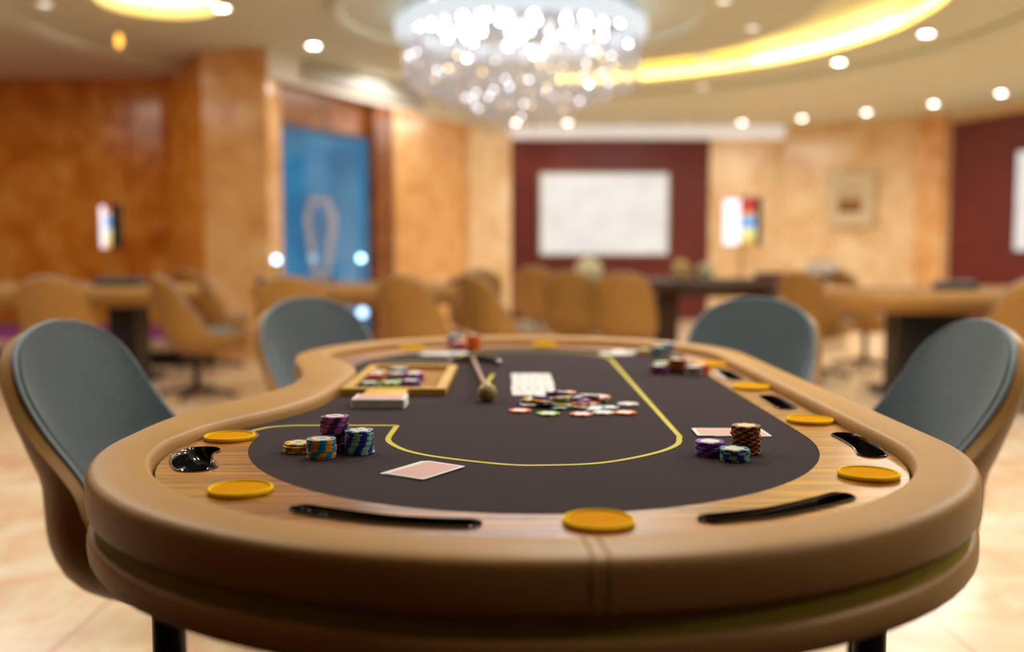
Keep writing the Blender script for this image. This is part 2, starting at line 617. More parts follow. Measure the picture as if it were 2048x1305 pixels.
# maroon wall panels with screens, white cornice
struct(wall_seg('trim_8', (-0.06, 14.94), (3.0, 14.94), 0, 2.74, M['maroon'], 0.05))
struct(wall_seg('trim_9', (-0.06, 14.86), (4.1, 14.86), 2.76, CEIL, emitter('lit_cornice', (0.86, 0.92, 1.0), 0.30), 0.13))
struct(wall_seg('trim_10', (3.0, 14.9), (3.12, 14.9), 0, 2.76, M['marble_r'], 0.1))
m = Mat('screen_content')
v = m.coords()
f = m.noise(v, 3.0, 5, 0.6)
c = m.ramp(f, [(0.35, lin(196, 196, 198)), (0.6, lin(216, 216, 216))])
m.base((0.3, 0.3, 0.3)).set(0.4)
m.emit(c, 0.68)
M['screen'] = m.m
sx0, sz1 = at(1082, 348, 14.85)
sx1, sz0 = at(1334, 508, 14.85)
s = thing('wall_screen', 'large pale screen in the middle of the maroon wall panel', 'screen', ((sx0 + sx1) / 2, 14.85, sz0))
MB().box(sx0 - (sx0 + sx1) / 2, sx1 - (sx0 + sx1) / 2, 0, 0.03, 0, sz1 - sz0).obj('display', M['screen'], s, smooth=False)
fr = MB()
hw, hh = (sx1 - sx0) / 2, sz1 - sz0
for b in ((-hw - .04, -hw, -.04, hh + .04), (hw, hw + .04, -.04, hh + .04), (-hw, hw, -.04, 0), (-hw, hw, hh, hh + .04)):
    fr.box(b[0], b[1], -0.01, 0.09, b[2], b[3])
fr.obj('frame', simple('screen_frame', (0.30, 0.20, 0.12), 0.5), s, smooth=False)

# right-hand pilaster and maroon panel with a second screen
wr0, wr1 = Vector((6.0, 13.75)), Vector((6.9, 11.5))
d = (wr1 - wr0).normalized()
nin = Vector((d.y, -d.x))
if nin.x > 0:
    nin = -nin
w0 = Vector((4.14, 15.0))
dd = (wr0 - w0).normalized()
pa = w0 + dd * 1.95
pb = wr0 + d * 0.12
struct(wall_seg('trim_11', pa + Vector((-.06, -.06)), pb + Vector((-.06, -.04)), 0, CEIL, M['marble_m'], 0.1))
p0 = wr0 + d * 0.22 + nin * 0.05
p1 = wr0 + d * 2.3 + nin * 0.05
struct(wall_seg('trim_12', p0, p1, 0, 2.80, M['maroon'], 0.04))
q0 = wr0 + d * 1.33 + nin * 0.10
s = thing('wall_screen', 'pale wall screen cut by the right edge of the picture', 'screen', (q0.x, q0.y, 1.06), math.atan2(d.y, d.x))
MB().box(0, 1.2, 0, 0.03, 0, 1.25).obj('display', M['screen'], s, smooth=False)
MB().box(-0.03, 1.23, 0.005, 0.045, -0.03, 1.28).obj('frame', M['black_metal'], s, smooth=False)

# framed picture on the right marble wall
pw = w0 + dd * 1.02
ang = math.atan2(dd.y, dd.x)
s = thing('framed_picture', 'small square picture in a wide pale frame on the right marble wall', 'picture', (pw.x - .03, pw.y - .05, 1.42), ang)
fr = MB()
for b in ((-.34, -.17, 0, .78), (.17, .34, 0, .78), (-.17, .17, 0, .2), (-.17, .17, .58, .78)):
    fr.box(b[0], b[1], -.03, .02, b[2], b[3])
fr.obj('frame', simple('pale_frame', (0.62, 0.52, 0.33), 0.5), s, smooth=False)
m = Mat('abstract_art')
v = m.coords()
sp = m.n('ShaderNodeSeparateXYZ')
m.l(v, sp.inputs[0])
mr = m.n('ShaderNodeMapRange')
mr.inputs[1].default_value = .2
mr.inputs[2].default_value = .58
m.l(sp.outputs['Z'], mr.inputs[0])
m.base(m.ramp(mr.outputs[0], [(0.0, (0.20, 0.065, 0.008, 1)), (0.45, (0.27, 0.10, 0.015, 1)), (0.55, (0.50, 0.42, 0.22, 1)), (1, (0.55, 0.46, 0.28, 1))]))
m.set(0.6)
MB().box(-.17, .17, -.005, .01, .2, .58).obj('canvas', m.m, s, smooth=False)

# ------------------------------------------------------------------ ceiling downlights
M['lens'] = emitter('lamp_lens', (1.0, 0.97, 0.90), 26, False)
M['lens_dim'] = emitter('lamp_lens_dim', (1.0, 0.93, 0.80), 1.5, False)
DL = [(627, 92, 1, 'downlight left of the white fascia corner'), (443, 17, 1, 'downlight between the left recess and the chandelier'),
      (90, 10, 0, 'dim downlight at the upper left corner'), (1505, 57, 0, 'dim downlight inside the curved recess, right of the chandelier'),
      (1407, 115, 0, 'dim downlight just below the bright light strip end'), (1405, 173, 0, 'dim downlight under the yellow recess'),
      (1853, 68, 1, 'bright downlight highest on the right ceiling'), (1678, 125, 1, 'bright downlight under the bright end of the light strip'),
      (2002, 187, 1, 'bright downlight in front of the right maroon panel'), (1867, 208, 1, 'bright downlight before the right pilaster'),
      (1733, 225, 1, 'bright downlight above the framed picture'), (1604, 237, 1, 'bright downlight left of the framed picture'),
      (1480, 248, 1, 'bright downlight above the right end of the white cornice'), (1128, 262, 1, 'downlight by the cornice under the chandelier tip'),
      (1013, 263, 1, 'downlight at the left end of the white cornice'), (1447, 2, 0, 'dim downlight at the top edge above the recess'),
      (1357, 256, 0, 'dim downlight in the middle of the white cornice'), (1243, 261, 0, 'dim downlight left of centre on the white cornice')]
ring_me = MB().lathe([(0.075, 0), (0.078, -0.012), (0.058, -0.016), (0.052, -0.006), (0.052, 0)], 28, caps=False).mesh('trim_ring', M['ceiling_white'])
lens_me = {b: MB().lathe([(0.052, -0.004), (0.03, -0.012), (0.001, -0.014)], 24).mesh('lens', M['lens'] if b else M['lens_dim']) for b in (0, 1)}
for (u, v_, b, lab) in DL:
    x, y = un(u, v_, CEIL - .012)
    y = min(y, 14.45)
    x = max(x, .06) if v_ == 263 else x
    t = thing('downlight', 'round recessed ' + lab, 'downlight', (x, y, CEIL), 0, 'recessed ceiling downlights')
    for nm, me in (('trim_ring', ring_me), ('lens', lens_me[b])):
        o = bpy.data.objects.new(nm, me)
        COL.objects.link(o)
        o.parent = t
    if b:
        lamp('downlight_beam', 'SPOT', (0, 0, -0.03), 14, WARM, 0.05, (0, 0, 0), (math.radians(120), 0.8), t)

x, z = at(238, 80, 8.2)
t = thing('amber_glint', 'tiny amber glint built as an added bulb below the upper left recess', 'added lamp', (x, 8.2, z))  # amber reflection, given an added bulb and cord
MB().lathe([(.001, -.07), (.022, -.045), (.028, -.01), (.018, .035), (.006, .05)], 16).obj('bulb', emitter('amber', (1.0, 0.42, 0.03), 2.2, False), t)
MB().tube([(0, 0, .05), (0, 0, CEIL - z)], .004, 8).obj('cord', M['black_metal'], t)

# ------------------------------------------------------------------ chandelier
ch = thing('chandelier', 'round crystal chandelier with a glowing white rim and hanging crystal strands', 'chandelier', (CX, CY, CEIL))
zr = 2.83 - CEIL
m = Mat('rim_glow')
m.base((0.30, 0.34, 0.40)).set(0.5)
m.emit((0.80, 0.91, 1.0, 1), 0.60)
M['rim_glow'] = m.m
MB().lathe([(0.88, zr + .05), (0.97, zr + .06), (1.01, zr + .02), (1.01, zr - .05), (0.97, zr - .075), (0.88, zr - .06), (.86, zr)], 72, caps=False).obj('rim', M['rim_glow'], ch)
MB().lathe([(0.001, -.002), (0.93, -.002), (0.95, -.006), (0.93, -.011), (.001, -.011)], 64).obj('ceiling_plate', simple('plate', (0.16, 0.17, 0.20), 0.35), ch)
for k in range(6):
    a = k * PI / 3
    hm = MB()
    hm.tube([(0.97 * math.cos(a), 0.97 * math.sin(a), zr + .05), (0.9 * math.cos(a), 0.9 * math.sin(a), -.03)], .008, 8)
    hm.obj('hanger_rod', M['white'], ch)
M['bulb'] = emitter('chandelier_bulb', (0.95, 0.97, 1.0), 17)
bulb_me = MB().lathe([(0.001, -.026), (.014, -.022), (.024, -.008), (.024, .006), (.014, .018), (.010, .035)], 12).mesh('bulb', M['bulb'])
rnd = random.Random(3)
nb = 0
for ringr, cnt in ((0.13, 3), (0.32, 6), (0.52, 9), (0.70, 12), (0.84, 15)):
    for k in range(cnt):
        a = 2 * PI * (k + rnd.uniform(-.4, .4)) / cnt
        r = ringr + rnd.uniform(-.05, .05)
        o = bpy.data.objects.new('bulb', bulb_me)
        COL.objects.link(o)
        o.parent = ch
        o.location = (r * math.cos(a), r * math.sin(a), -.048 - rnd.uniform(0, .02))
        nb += 1
# strands
wires, beads, tips = MB(), MB(), MB()
m = Mat('crystal')
m.base((0.76, 0.78, 0.86)).set(0.08, 0, 1.0)
tr = m.n('ShaderNodeBsdfTransparent')
ms = m.n('ShaderNodeMixShader')
ms.inputs[0].default_value = 0.62
m.l(tr.outputs[0], ms.inputs[1])
m.l(m.b.outputs[0], ms.inputs[2])
m.l(ms.outputs[0], m.nt.nodes['Material Output'].inputs[0])
M['crystal'] = m.m
m = Mat('strand_wire')
m.base((0.70, 0.58, 0.40)).set(0.25, 0.6)
M['wire'] = m.m
octv = [(1, 0, 0), (-1, 0, 0), (0, 1, 0), (0, -1, 0), (0, 0, 1.6), (0, 0, -1.6)]
octf = [(0, 2, 4), (2, 1, 4), (1, 3, 4), (3, 0, 4), (2, 0, 5), (1, 2, 5), (3, 1, 5), (0, 3, 5)]
for ringr, cnt in ((0.12, 8), (0.25, 16), (0.4, 24), (0.55, 38), (0.7, 52), (0.82, 66), (0.93, 96)):
    for k in range(cnt):
        a = 2 * PI * k / cnt + rnd.uniform(-.04, .04)
        r = ringr + rnd.uniform(-.03, .03)
        x, y = r * math.cos(a), r * math.sin(a)
        zb = -0.93 + 0.38 * (r / 0.93) + rnd.uniform(-.03, .03)
        zt_ = zr - .02
        q = 0.0016
        wires.add([(x - q, y, zt_), (x + q, y, zt_), (x, y + q, zt_), (x - q, y, zb), (x + q, y, zb), (x, y + q, zb)], [(0, 1, 4, 3), (1, 2, 5, 4), (2, 0, 3, 5)])
        nbd = 12
        zs = zb + 0.34
        for j in range(nbd):
            zz = zb + (zs - zb) * j / (nbd - 1)
            sz = 0.011 if j else 0.016
            beads.add([(x + p[0] * sz, y + p[1] * sz, zz + p[2] * sz) for p in octv], octf)
        if rnd.random() < .3:
            zz = zb + rnd.uniform(.02, .26)
            sz = 0.011
            tips.add([(x + p[0] * sz, y + p[1] * sz, zz + p[2] * sz) for p in octv], octf, rnd.choice((0, 1, 1, 1, 1, 2, 2, 2)))
o = wires.obj('strand_wires', M['wire'], ch, smooth=False); o['kind'] = 'stuff'
o = beads.obj('crystal_beads', M['crystal'], ch, smooth=False); o['kind'] = 'stuff'
o = tips.obj('lit_and_glint_crystals', [emitter('lit_crystal', (0.95, 0.97, 1), 22, False), emitter('glint_crystal_soft', (0.9, 0.93, 1), 6, False), emitter('glint_crystal_amber', (1.0, 0.66, 0.3), 5, False)], ch, smooth=False)  # bright tips are lights, soft and amber ones carry glints as emission
o['kind'] = 'stuff'

# ------------------------------------------------------------------ chairs


def make_chair(label):
    root = thing('bucket_chair', label, 'chair', group='upholstered bucket chairs')
    fine = cr([(.27, .470), (.17, .472), (.05, .452), (-.06, .447), (-.14, .470), (-.195, .53), (-.235, .62), (-.262, .72), (-.285, .815), (-.302, .888)], 20)
    sl = [.7 * k / 22 for k in range(22)] + [.7 + .3 * math.sin(PI / 2 * k / 18) for k in range(19)]
    prof = []
    for q in sl:
        e = q * (len(fine) - 1)
        i0 = min(int(e), len(fine) - 2)
        prof.append(fine[i0].lerp(fine[i0 + 1], e - i0))
    NS = len(prof) - 1
    NT = 22

    def width(s):
        if s < .35:
            w = .180 + .030 * (s / .35)
        else:
            w = .208 - .010 * ((s - .35) / .65)
        if s > .74:
            q = (s - .74) / .26
            w *= max(0.0, 1 - q ** 2.6) ** .5
        if s < .10:
            q = (.10 - s) / .10
            w *= 1 - .18 * q ** 2
        return max(w, .012)

    def wing(s):
        return .012 + .102 * math.exp(-((s - .55) / .23) ** 2)
    G = []
    for i, p in enumerate(prof):
        s = sl[i]
        t = (prof[min(i + 1, NS)] - prof[max(i - 1, 0)]).normalized()
        k = min(1.0, s / .8)
        phi = math.radians(82 - 70 * k * k * (3 - 2 * k))
        n = Vector((math.cos(phi), math.sin(phi)))
        row = []
        for j in range(NT + 1):
            tt = -1 + 2 * j / NT
            x = width(s) * math.sin(tt * PI / 2) if False else width(s) * (1.25 * tt - .25 * tt ** 3)
            c = wing(s) * abs(tt) ** 2.3 * min(1.0, width(s) / .18) ** 1.6
            row.append(Vector((p.x + n.x * c, x, p.y + n.y * c)))
        G.append(row)

    def nrm(i, j):
        a = G[min(i + 1, NS)][j] - G[max(i - 1, 0)][j]
        b = G[i][min(j + 1, NT)] - G[i][max(j - 1, 0)]
        n = a.cross(b)
        return n.normalized() if n.length > 1e-9 else Vector((0, 0, 1))
    N = [[nrm(i, j) for j in range(NT + 1)] for i in range(NS + 1)]
    if N[4][NT // 2].z < 0:
        N = [[-q for q in r] for r in N]
    ref = max(i for i in range(NS + 1) if sl[i] < .80)
    for i in range(ref + 1, NS + 1):
        for j in range(NT + 1):
            N[i][j] = N[ref][j]

    def off(i, j, dd):
        return G[i][j] - N[i][j] * dd

    def boundary():
        b = [(0, j) for j in range(NT + 1)] + [(i, NT) for i in range(1, NS + 1)] + [(NS, j) for j in range(NT - 1, -1, -1)] + [(i, 0) for i in range(NS - 1, 0, -1)]
        return b
    B = boundary()

    def thick(i, j):
        s = sl[i]
        tt = abs(-1 + 2 * j / NT)
        seat = 1.0 if s < .40 else max(0, 1 - (s - .40) / .22)
        return 0.042 + .085 * seat * (1 - tt ** 4) + .012 * (1 - tt ** 4)
    up = MB()
    up.loft([[G[i][j] for j in range(NT + 1)] for i in range(NS + 1)], False)
    up.loft([[off(i, j, 0) for i, j in B], [off(i, j, .011) for i, j in B]], True)
    up.obj('upholstery', M['fabric'], root, angle=60)
    sh = MB()
    sh.loft([[off(i, j, thick(i, j)) for j in range(NT + 1)] for i in range(NS + 1)], False, flip=True)
    sh.loft([[off(i, j, .010) + 0.004 * N[i][j] for i, j in B], [off(i, j, .018) for i, j in B], [off(i, j, thick(i, j)) for i, j in B]], True)
    sh.obj('shell', M['leather_chair'], root, angle=60)
    pts = [off(i, j, .012) for i, j in B]
    keep = [pts[0]]
    for p in pts[1:]:
        if (p - keep[-1]).length > .012:
            keep.append(p)
    MB().tube(keep, .0055, 8, closed=True).obj('piping', M['piping'], root)
    zb = .335
    MB().lathe([(.09, zb + .03), (.09, zb + .01), (.035, zb - .01), (.026, zb - .03), (.026, .07)], 20, c=(-.045, 0, 0)).obj('column', M['black_metal'], root)
    bs = MB()
    bs.lathe([(.05, .075), (.055, .05), (.03, .03)], 16, c=(-.045, 0, 0))
    for k in range(4):
        a = k * PI / 2 + PI / 4
        bs.tube([(-.045 + .03 * math.cos(a), .03 * math.sin(a), .06), (-.045 + .28 * math.cos(a), .28 * math.sin(a), .025)], [.024, .014], 8)
        bs.lathe([(.018, 0), (.018, .02), (.01, .03)], 10, c=(-.045 + .27 * math.cos(a), .27 * math.sin(a), 0))
    bs.obj('star_base', M['black_metal'], root)
    return root


CH = 'bucket_chair'
chair0 = make_chair('grey upholstered bucket chair with tan back, nearest chair on the dealer side')
chair0.location = (-.696, 2.07, 0)
chair0.rotation_euler = (0, 0, math.radians(-11))
G1 = 'upholstered bucket chairs'
dup(chair0, (.735, 2.13, 0), math.radians(184), 'grey upholstered bucket chair with tan edge by the right rail of the poker table', G1)
dup(chair0, (-.465, 3.02, 0), math.radians(-44), 'grey upholstered bucket chair behind the dealer tray at the far left rail', G1)
dup(chair0, (.655, 2.95, 0), math.radians(240), 'grey upholstered bucket chair past the far right stacks of chips', G1)
# background chairs: (u, y, facing angle, label)
for (u, y, a, lab) in (
        (130, 6.6, 95, 'tan backed chair seen from behind at the left table, before the purple stage'),
        (402, 7.0, 40, 'tan chair turned sideways at the right end of the left table'),
        (425, 8.75, 60, 'tan chair half hidden behind the sideways chair by the amber marble column'),
        (590, 6.6, 95, 'tan backed chair seen over the grey chair behind the dealer tray'),
        (850, 6.9, 62, 'tan backed chair left of the orange chip stack at the far table'),
        (948, 9.0, 100, 'tan chair right behind the orange chip stack, before the pale pilaster'),
        (1012, 7.2, 35, 'narrow looking tan chair turned sideways left of the maroon wall panel'),
        (1076, 10.8, 80, 'small distant tan chair under the left edge of the wall screen'),
        (1147, 8.3, 78, 'tan backed chair under the wall screen, left of a matching pair'),
        (1256, 7.8, 75, 'tan backed chair under the wall screen, right of a matching pair'),
        (1640, 8.1, 40, 'tan chair turned sideways at the right end of the dark table'),
        (1742, 8.8, 10, 'tan chair with grey seat at the left end of the right table'),
        (2000, 6.2, 105, 'tan backed chair at the right edge of the picture by the right table')):
    dup(chair0, ((u - 1024) / F_PX * y, y, 0), math.radians(a), lab, G1)

# ------------------------------------------------------------------ poker table
TX = .025
Z0 = .760   # playing surface


def outline(a, b, y0, y1, left, ne=40, ns=14):
    """closed loop: near end (left to right), right side, far end, left side (far to near)"""
    pts = []
    for i in range(ne + 1):
        t = PI + PI * i / ne
        pts.append((TX + a * math.cos(t), y0 + b * math.sin(t)))
    for i in range(1, ns):
        pts.append((TX + a, y0 + (y1 - y0) * i / ns))
    for i in range(ne + 1):
        t = PI * i / ne
        pts.append((TX + a * math.cos(t), y1 + b * math.sin(t)))
    lf = [(TX - a, y1)] + left + [(TX - a, y0)]
    c = cr([(p[0], p[1]) for p in lf], 6)
    pts += [(p.x, p.y) for p in c[1:-1]]
    return pts


OUT = outline(.575, .545, 1.345, 2.475, [(-.53, 2.36), (-.49, 2.23), (-.455, 2.09), (-.442, 1.97), (-.446, 1.88), (-.48, 1.76), (-.52, 1.65), (-.546, 1.50)])
INN = outline(.500, .470, 1.345, 2.475, [(-.425, 2.38), (-.38, 2.28), (-.345, 2.15), (-.340, 1.97), (-.345, 1.80), (-.362, 1.69), (-.402, 1.58), (-.452, 1.47)])
N_OUT = len(OUT)
tbl = thing('poker_table', 'large oval poker table with tan padded rail, dark felt and glossy wood racetrack', 'poker table', (0, 0, 0))


def between(t, z, dn=0):
    return [(o[0] * (1 - t) + i[0] * t, o[1] * (1 - t) + i[1] * t, z) for o, i in zip(OUT, INN)]


rail = MB()
sec = [(.30, .729), (.08, .7285), (.02, .730), (.0, .735), (-.004, .752), (.0, .7665), (.02, .7725), (.06, .7765), (.13, .7788), (.3, .7798), (.5, .7800), (.7, .7798), (.88, .7788),
       (.94, .7770), (.98, .7735), (1.0, .767), (1.0, .752)]
rail.loft([between(t, z) for t, z in sec], True)
rail_o = rail.obj('rail', M['leather'], tbl, angle=80)
# cross seams of the rail cover
for su in (1187, 1222):
    sx = un(su, 1110, .78)[0]
    # follow the section at this x on the near end
    best = min(range(0, 41), key=lambda i: abs(OUT[i][0] - sx))
    i2 = best + (1 if OUT[best][0] < sx else -1)
    k = (sx - OUT[best][0]) / (OUT[i2][0] - OUT[best][0])
    line = []
    for t, z in sec[1:14]:
        o = [OUT[best][q] * (1 - k) + OUT[i2][q] * k for q in (0, 1)]
        i_ = [INN[best][q] * (1 - k) + INN[i2][q] * k for q in (0, 1)]
        line.append((o[0] * (1 - t) + i_[0] * t, o[1] * (1 - t) + i_[1] * t - .0002, z + .0002))
    MB().tube(line, .0012, 6).obj('seam', M['thread'], rail_o)

# recessed olive band and lower ring
band = MB()
band.loft([between(.13, .731), between(.13, .700)], True, flip=True)
band.obj('band', M['olive'], tbl)
ap = MB()
ap.loft([between(t, z) for t, z in ((.95, .704), (.30, .706), (.11, .707), (.04, .7055), (.008, .700), (.0, .690), (.008, .681), (.04, .676), (.12, .674), (.6, .674), (.95, .680))], True, flip=True)
ap.obj('apron', M['leather'], tbl, angle=80)
MB().poly([[(p[0], p[1]) for p in between(.9, 0)]], .690).obj('underside', M['black_metal'], tbl, smooth=False)

# felt and racetrack share the felt ellipse
FX, FA, FB, FY0, FY1 = .030, .412, .448, 1.458, 2.362
fe = []
a_start = math.radians(180 + 4)
ell = []
for i in range(61):
    t = PI + PI * i / 60
    ell.append((FX + FA * math.cos(t), FY0 + FB * math.sin(t)))
for i in range(1, 10):
    ell.append((FX + FA, FY0 + (FY1 - FY0) * i / 10))
for i in range(61):
    t = PI * i / 60
    ell.append((FX + FA * math.cos(t), FY1 + FB * math.sin(t)))
near_end = (-.398, 1.492)
far_end = (-.390, 2.335)
path = [near_end] + ell + [far_end]
# rail foot curve, from the near-left wood end around near, right and far to the far-left wood end
RF = [(p[0], p[1]) for p in between(1.06, 0)]
nl = [p for p in RF if p[0] < 0]
li0 = min((i for i in range(N_OUT) if RF[i][0] < -.25 and RF[i][1] < 1.9), key=lambda i: abs(RF[i][1] - 1.505))
li1 = min((i for i in range(N_OUT) if RF[i][0] < -.25 and RF[i][1] > 1.9), key=lambda i: abs(RF[i][1] - 2.32))
seq = [RF[i % N_OUT] for i in range(li0, N_OUT + li1 + 1)]      # near-left -> near end -> right -> far -> far-left
left_seq = [RF[i] for i in range(li1, li0 + 1)]                  # far-left -> dealer cutout -> near-left


def wide(loop, dx):
    return loop


SL = []   # black chip slots


def band_slot(pts, half, n=10):
    """rounded slot along a centre line"""
    c = cr(pts, n)
    L, R = [], []
    m_ = len(c)
    for i in range(m_):
        a_, b_ = c[max(i - 1, 0)], c[min(i + 1, m_ - 1)]
        t = (b_ - a_).normalized()
        nn = Vector((-t.y, t.x))
        e = min((c[i] - c[0]).length, (c[i] - c[-1]).length)
        w_ = half * math.sqrt(max(0.04, 1 - max(0, 1 - e / half) ** 2))
        L.append(c[i] + nn * w_)
        R.append(c[i] - nn * w_)
    lp = L + R[::-1]
    return [(p.x, p.y) for p in lp]


slot_lines = [
    [(-.392, 1.212), (-.420, 1.262), (-.434, 1.315), (-.425, 1.360)],
    [(-.238, 1.034), (-.155, .994), (-.095, .977), (-.030, .970)],
    [(.192, .984), (.270, 1.012), (.330, 1.050), (.383, 1.092)],
    [(.486, 1.295), (.499, 1.35), (.503, 1.41), (.499, 1.47)],
    [(.487, 1.70), (.487, 1.76), (.487, 1.81), (.487, 1.86)],
    [(.487, 2.10), (.487, 2.16), (.487, 2.21), (.487, 2.26)],
    [(.445, 2.545), (.415, 2.61), (.37, 2.67), (.32, 2.72)],
]
for k, ln in enumerate(slot_lines):
    SL.append(band_slot(ln, .026 if k == 0 else (.0155 if k in (1, 2) else .0185)))
wood = MB()
woodloop = seq + path[::-1]
wood.poly([woodloop] + SL, Z0 + .0012)
wood.loft([[(p[0], p[1], Z0 + .0012) for p in path], [(p[0], p[1], Z0 - .001) for p in path]], False)
wood_o = wood.obj('racetrack', M['wood'], tbl, smooth=False)
felt = MB()
felt.poly([path + left_seq], Z0)
felt.obj('felt', M['felt'], tbl, smooth=False)
for k, lp in enumerate(SL):
    cxs, cys = sum(p[0] for p in lp) / len(lp), sum(p[1] for p in lp) / len(lp)
    n2 = len(lp) // 2
    cl_ = [((lp[i][0] + lp[-1 - i][0]) / 2, (lp[i][1] + lp[-1 - i][1]) / 2) for i in range(n2)]
    cl_ = cl_ + cl_[::-1]
    mix = lambda t: [(p[0] * (1 - t) + c[0] * t, p[1] * (1 - t) + c[1] * t) for p, c in zip(lp, cl_)]
    d = MB()
    rows = [[(p[0], p[1], z) for p in mix(t)] for t, z in ((-.10, Z0 + .0012), (-.08, Z0 + .0032), (.0, Z0 + .0036), (.06, Z0 + .002), (.12, Z0 - .004), (.3, Z0 - .015), (.6, Z0 - .022), (.95, Z0 - .024))]
    d.loft(rows, True, 0, False, flip=True)
    o = d.obj('chip_slot', M['black_gloss'], tbl, angle=60)

cups = [un(444, 873, Z0), un(481, 986, Z0), un(1197, 1050, Z0), un(1737, 955, Z0), (.486, 1.575), (.486, 1.969), (.486, 2.375), (.095, 2.872), (-.285, 2.775), (.40, 2.80)]
cups[0] = (-.419, 1.430)
rim_me = MB().lathe([(.0365, .0012), (.0375, .004), (.0365, .0062), (.0345, .0066), (.0335, .0058), (.0328, .0042)], 40, caps=False).mesh('rim', M['gold_rim'])
ins_me = MB().lathe([(.0330, .0044), (.02, .0046), (.001, .0046)], 40).mesh('insert', M['gold_insert'])
low_me = MB().lathe([(.0355, .0), (.0355, .0035)], 40).mesh('cup_holder', M['black_gloss'])
for k, c in enumerate(cups[:9]):
    b = bpy.data.objects.new('cup_holder', low_me)
    COL.objects.link(b)
    b.parent = tbl
    b.location = (c[0], c[1], Z0 + .0008)
    for nm, me in (('rim', rim_me), ('insert', ins_me)):
        o = bpy.data.objects.new(nm, me)
        COL.objects.link(o)
        o.parent = b

# printed betting line
arcn = [(-.184, 1.545), (-.1845, 1.50), (-.184, 1.432), (-.172, 1.390), (-.144, 1.342), (-.098, 1.302), (-.016, 1.260), (.036, 1.252), (.116, 1.266), (.190, 1.322), (.236, 1.385), (.2525, 1.452)]
arcf = [(.2555, 2.53), (.236, 2.60), (.19, 2.66), (.116, 2.715), (.036, 2.73), (-.05, 2.715), (-.11, 2.66), (-.146, 2.58), (-.148, 2.45)]
ln = cr([(-.403, 1.498), (-.385, 1.528), (-.355, 1.542), (-.32, 1.545), (-.184, 1.545)], 6)
ln2 = cr(arcn, 6) + cr(arcf, 6)
bl = MB()
for L_ in (ln, ln2, [Vector((-.148, 2.45)), Vector((-.34, 2.45))], [Vector((-.0545, 2.04)), Vector((-.043, 2.20))]):
    rows = []
    for i, p in enumerate(L_):
        a_, b_ = L_[max(i - 1, 0)], L_[min(i + 1, len(L_) - 1)]
        t = (b_ - a_).normalized()
        nn = Vector((-t.y, t.x)) * .0042
        rows.append([(p.x + nn.x, p.y + nn.y, Z0 + .0005), (p.x - nn.x, p.y - nn.y, Z0 + .0005)])
    bl.loft(rows, False)
bl.obj('betting_line', M['yellow_line'], tbl, smooth=False)
# legs
for (lx, ly) in ((-.513, 1.42), (.535, 1.42), (-.44, 2.42), (.48, 2.42)):
    lg = MB().lathe([(.024, .69), (.024, .05), (.030, .045), (.030, .03)], 24, c=(lx, ly, 0)).obj('leg', M['black_metal'], tbl)
    MB().lathe([(.06, .0), (.06, .012), (.045, .025), (.028, .032)], 24, c=(lx, ly, 0)).obj('foot', M['black_metal'], lg)

# ------------------------------------------------------------------ chips
CR_, CT = .0198, .0032


def chip_mesh(name, base, spot, inlay, nsec=16, tiger=False):
    n = 48
    mb = MB()
    prof = [(CR_ - .0006, 0), (CR_, .0005), (CR_, CT - .0005), (CR_ - .0006, CT)]
    per = n // nsec
    rows = [[(r * math.cos(2 * PI * j / n), r * math.sin(2 * PI * j / n), z) for j in range(n)] for r, z in prof]
    o = len(mb.v)
    for r in rows:
        mb.v += r
    inr = [(.0128 * math.cos(2 * PI * j / n), .0128 * math.sin(2 * PI * j / n), CT) for j in range(n)]
    mb.v += inr
    for i in range(4):
        for j in range(n):
            k = (j + 1) % n
            mb.f.append([i * n + j, i * n + k, (i + 1) * n + k, (i + 1) * n + j])
            mb.m.append((j // per) % 2 if i < 3 else ((j // per) % 2))
    mb.f.append([4 * n + j for j in range(n)]); mb.m.append(2)
    mb.f.append([j for j in range(n)][::-1]); mb.m.append(0)
    return mb.mesh(name, [base, spot, inlay], angle=50)


def cm(name, c):
    return simple('chip_' + name, c, 0.5, 0, 0.35, var=0.05, vscale=120)


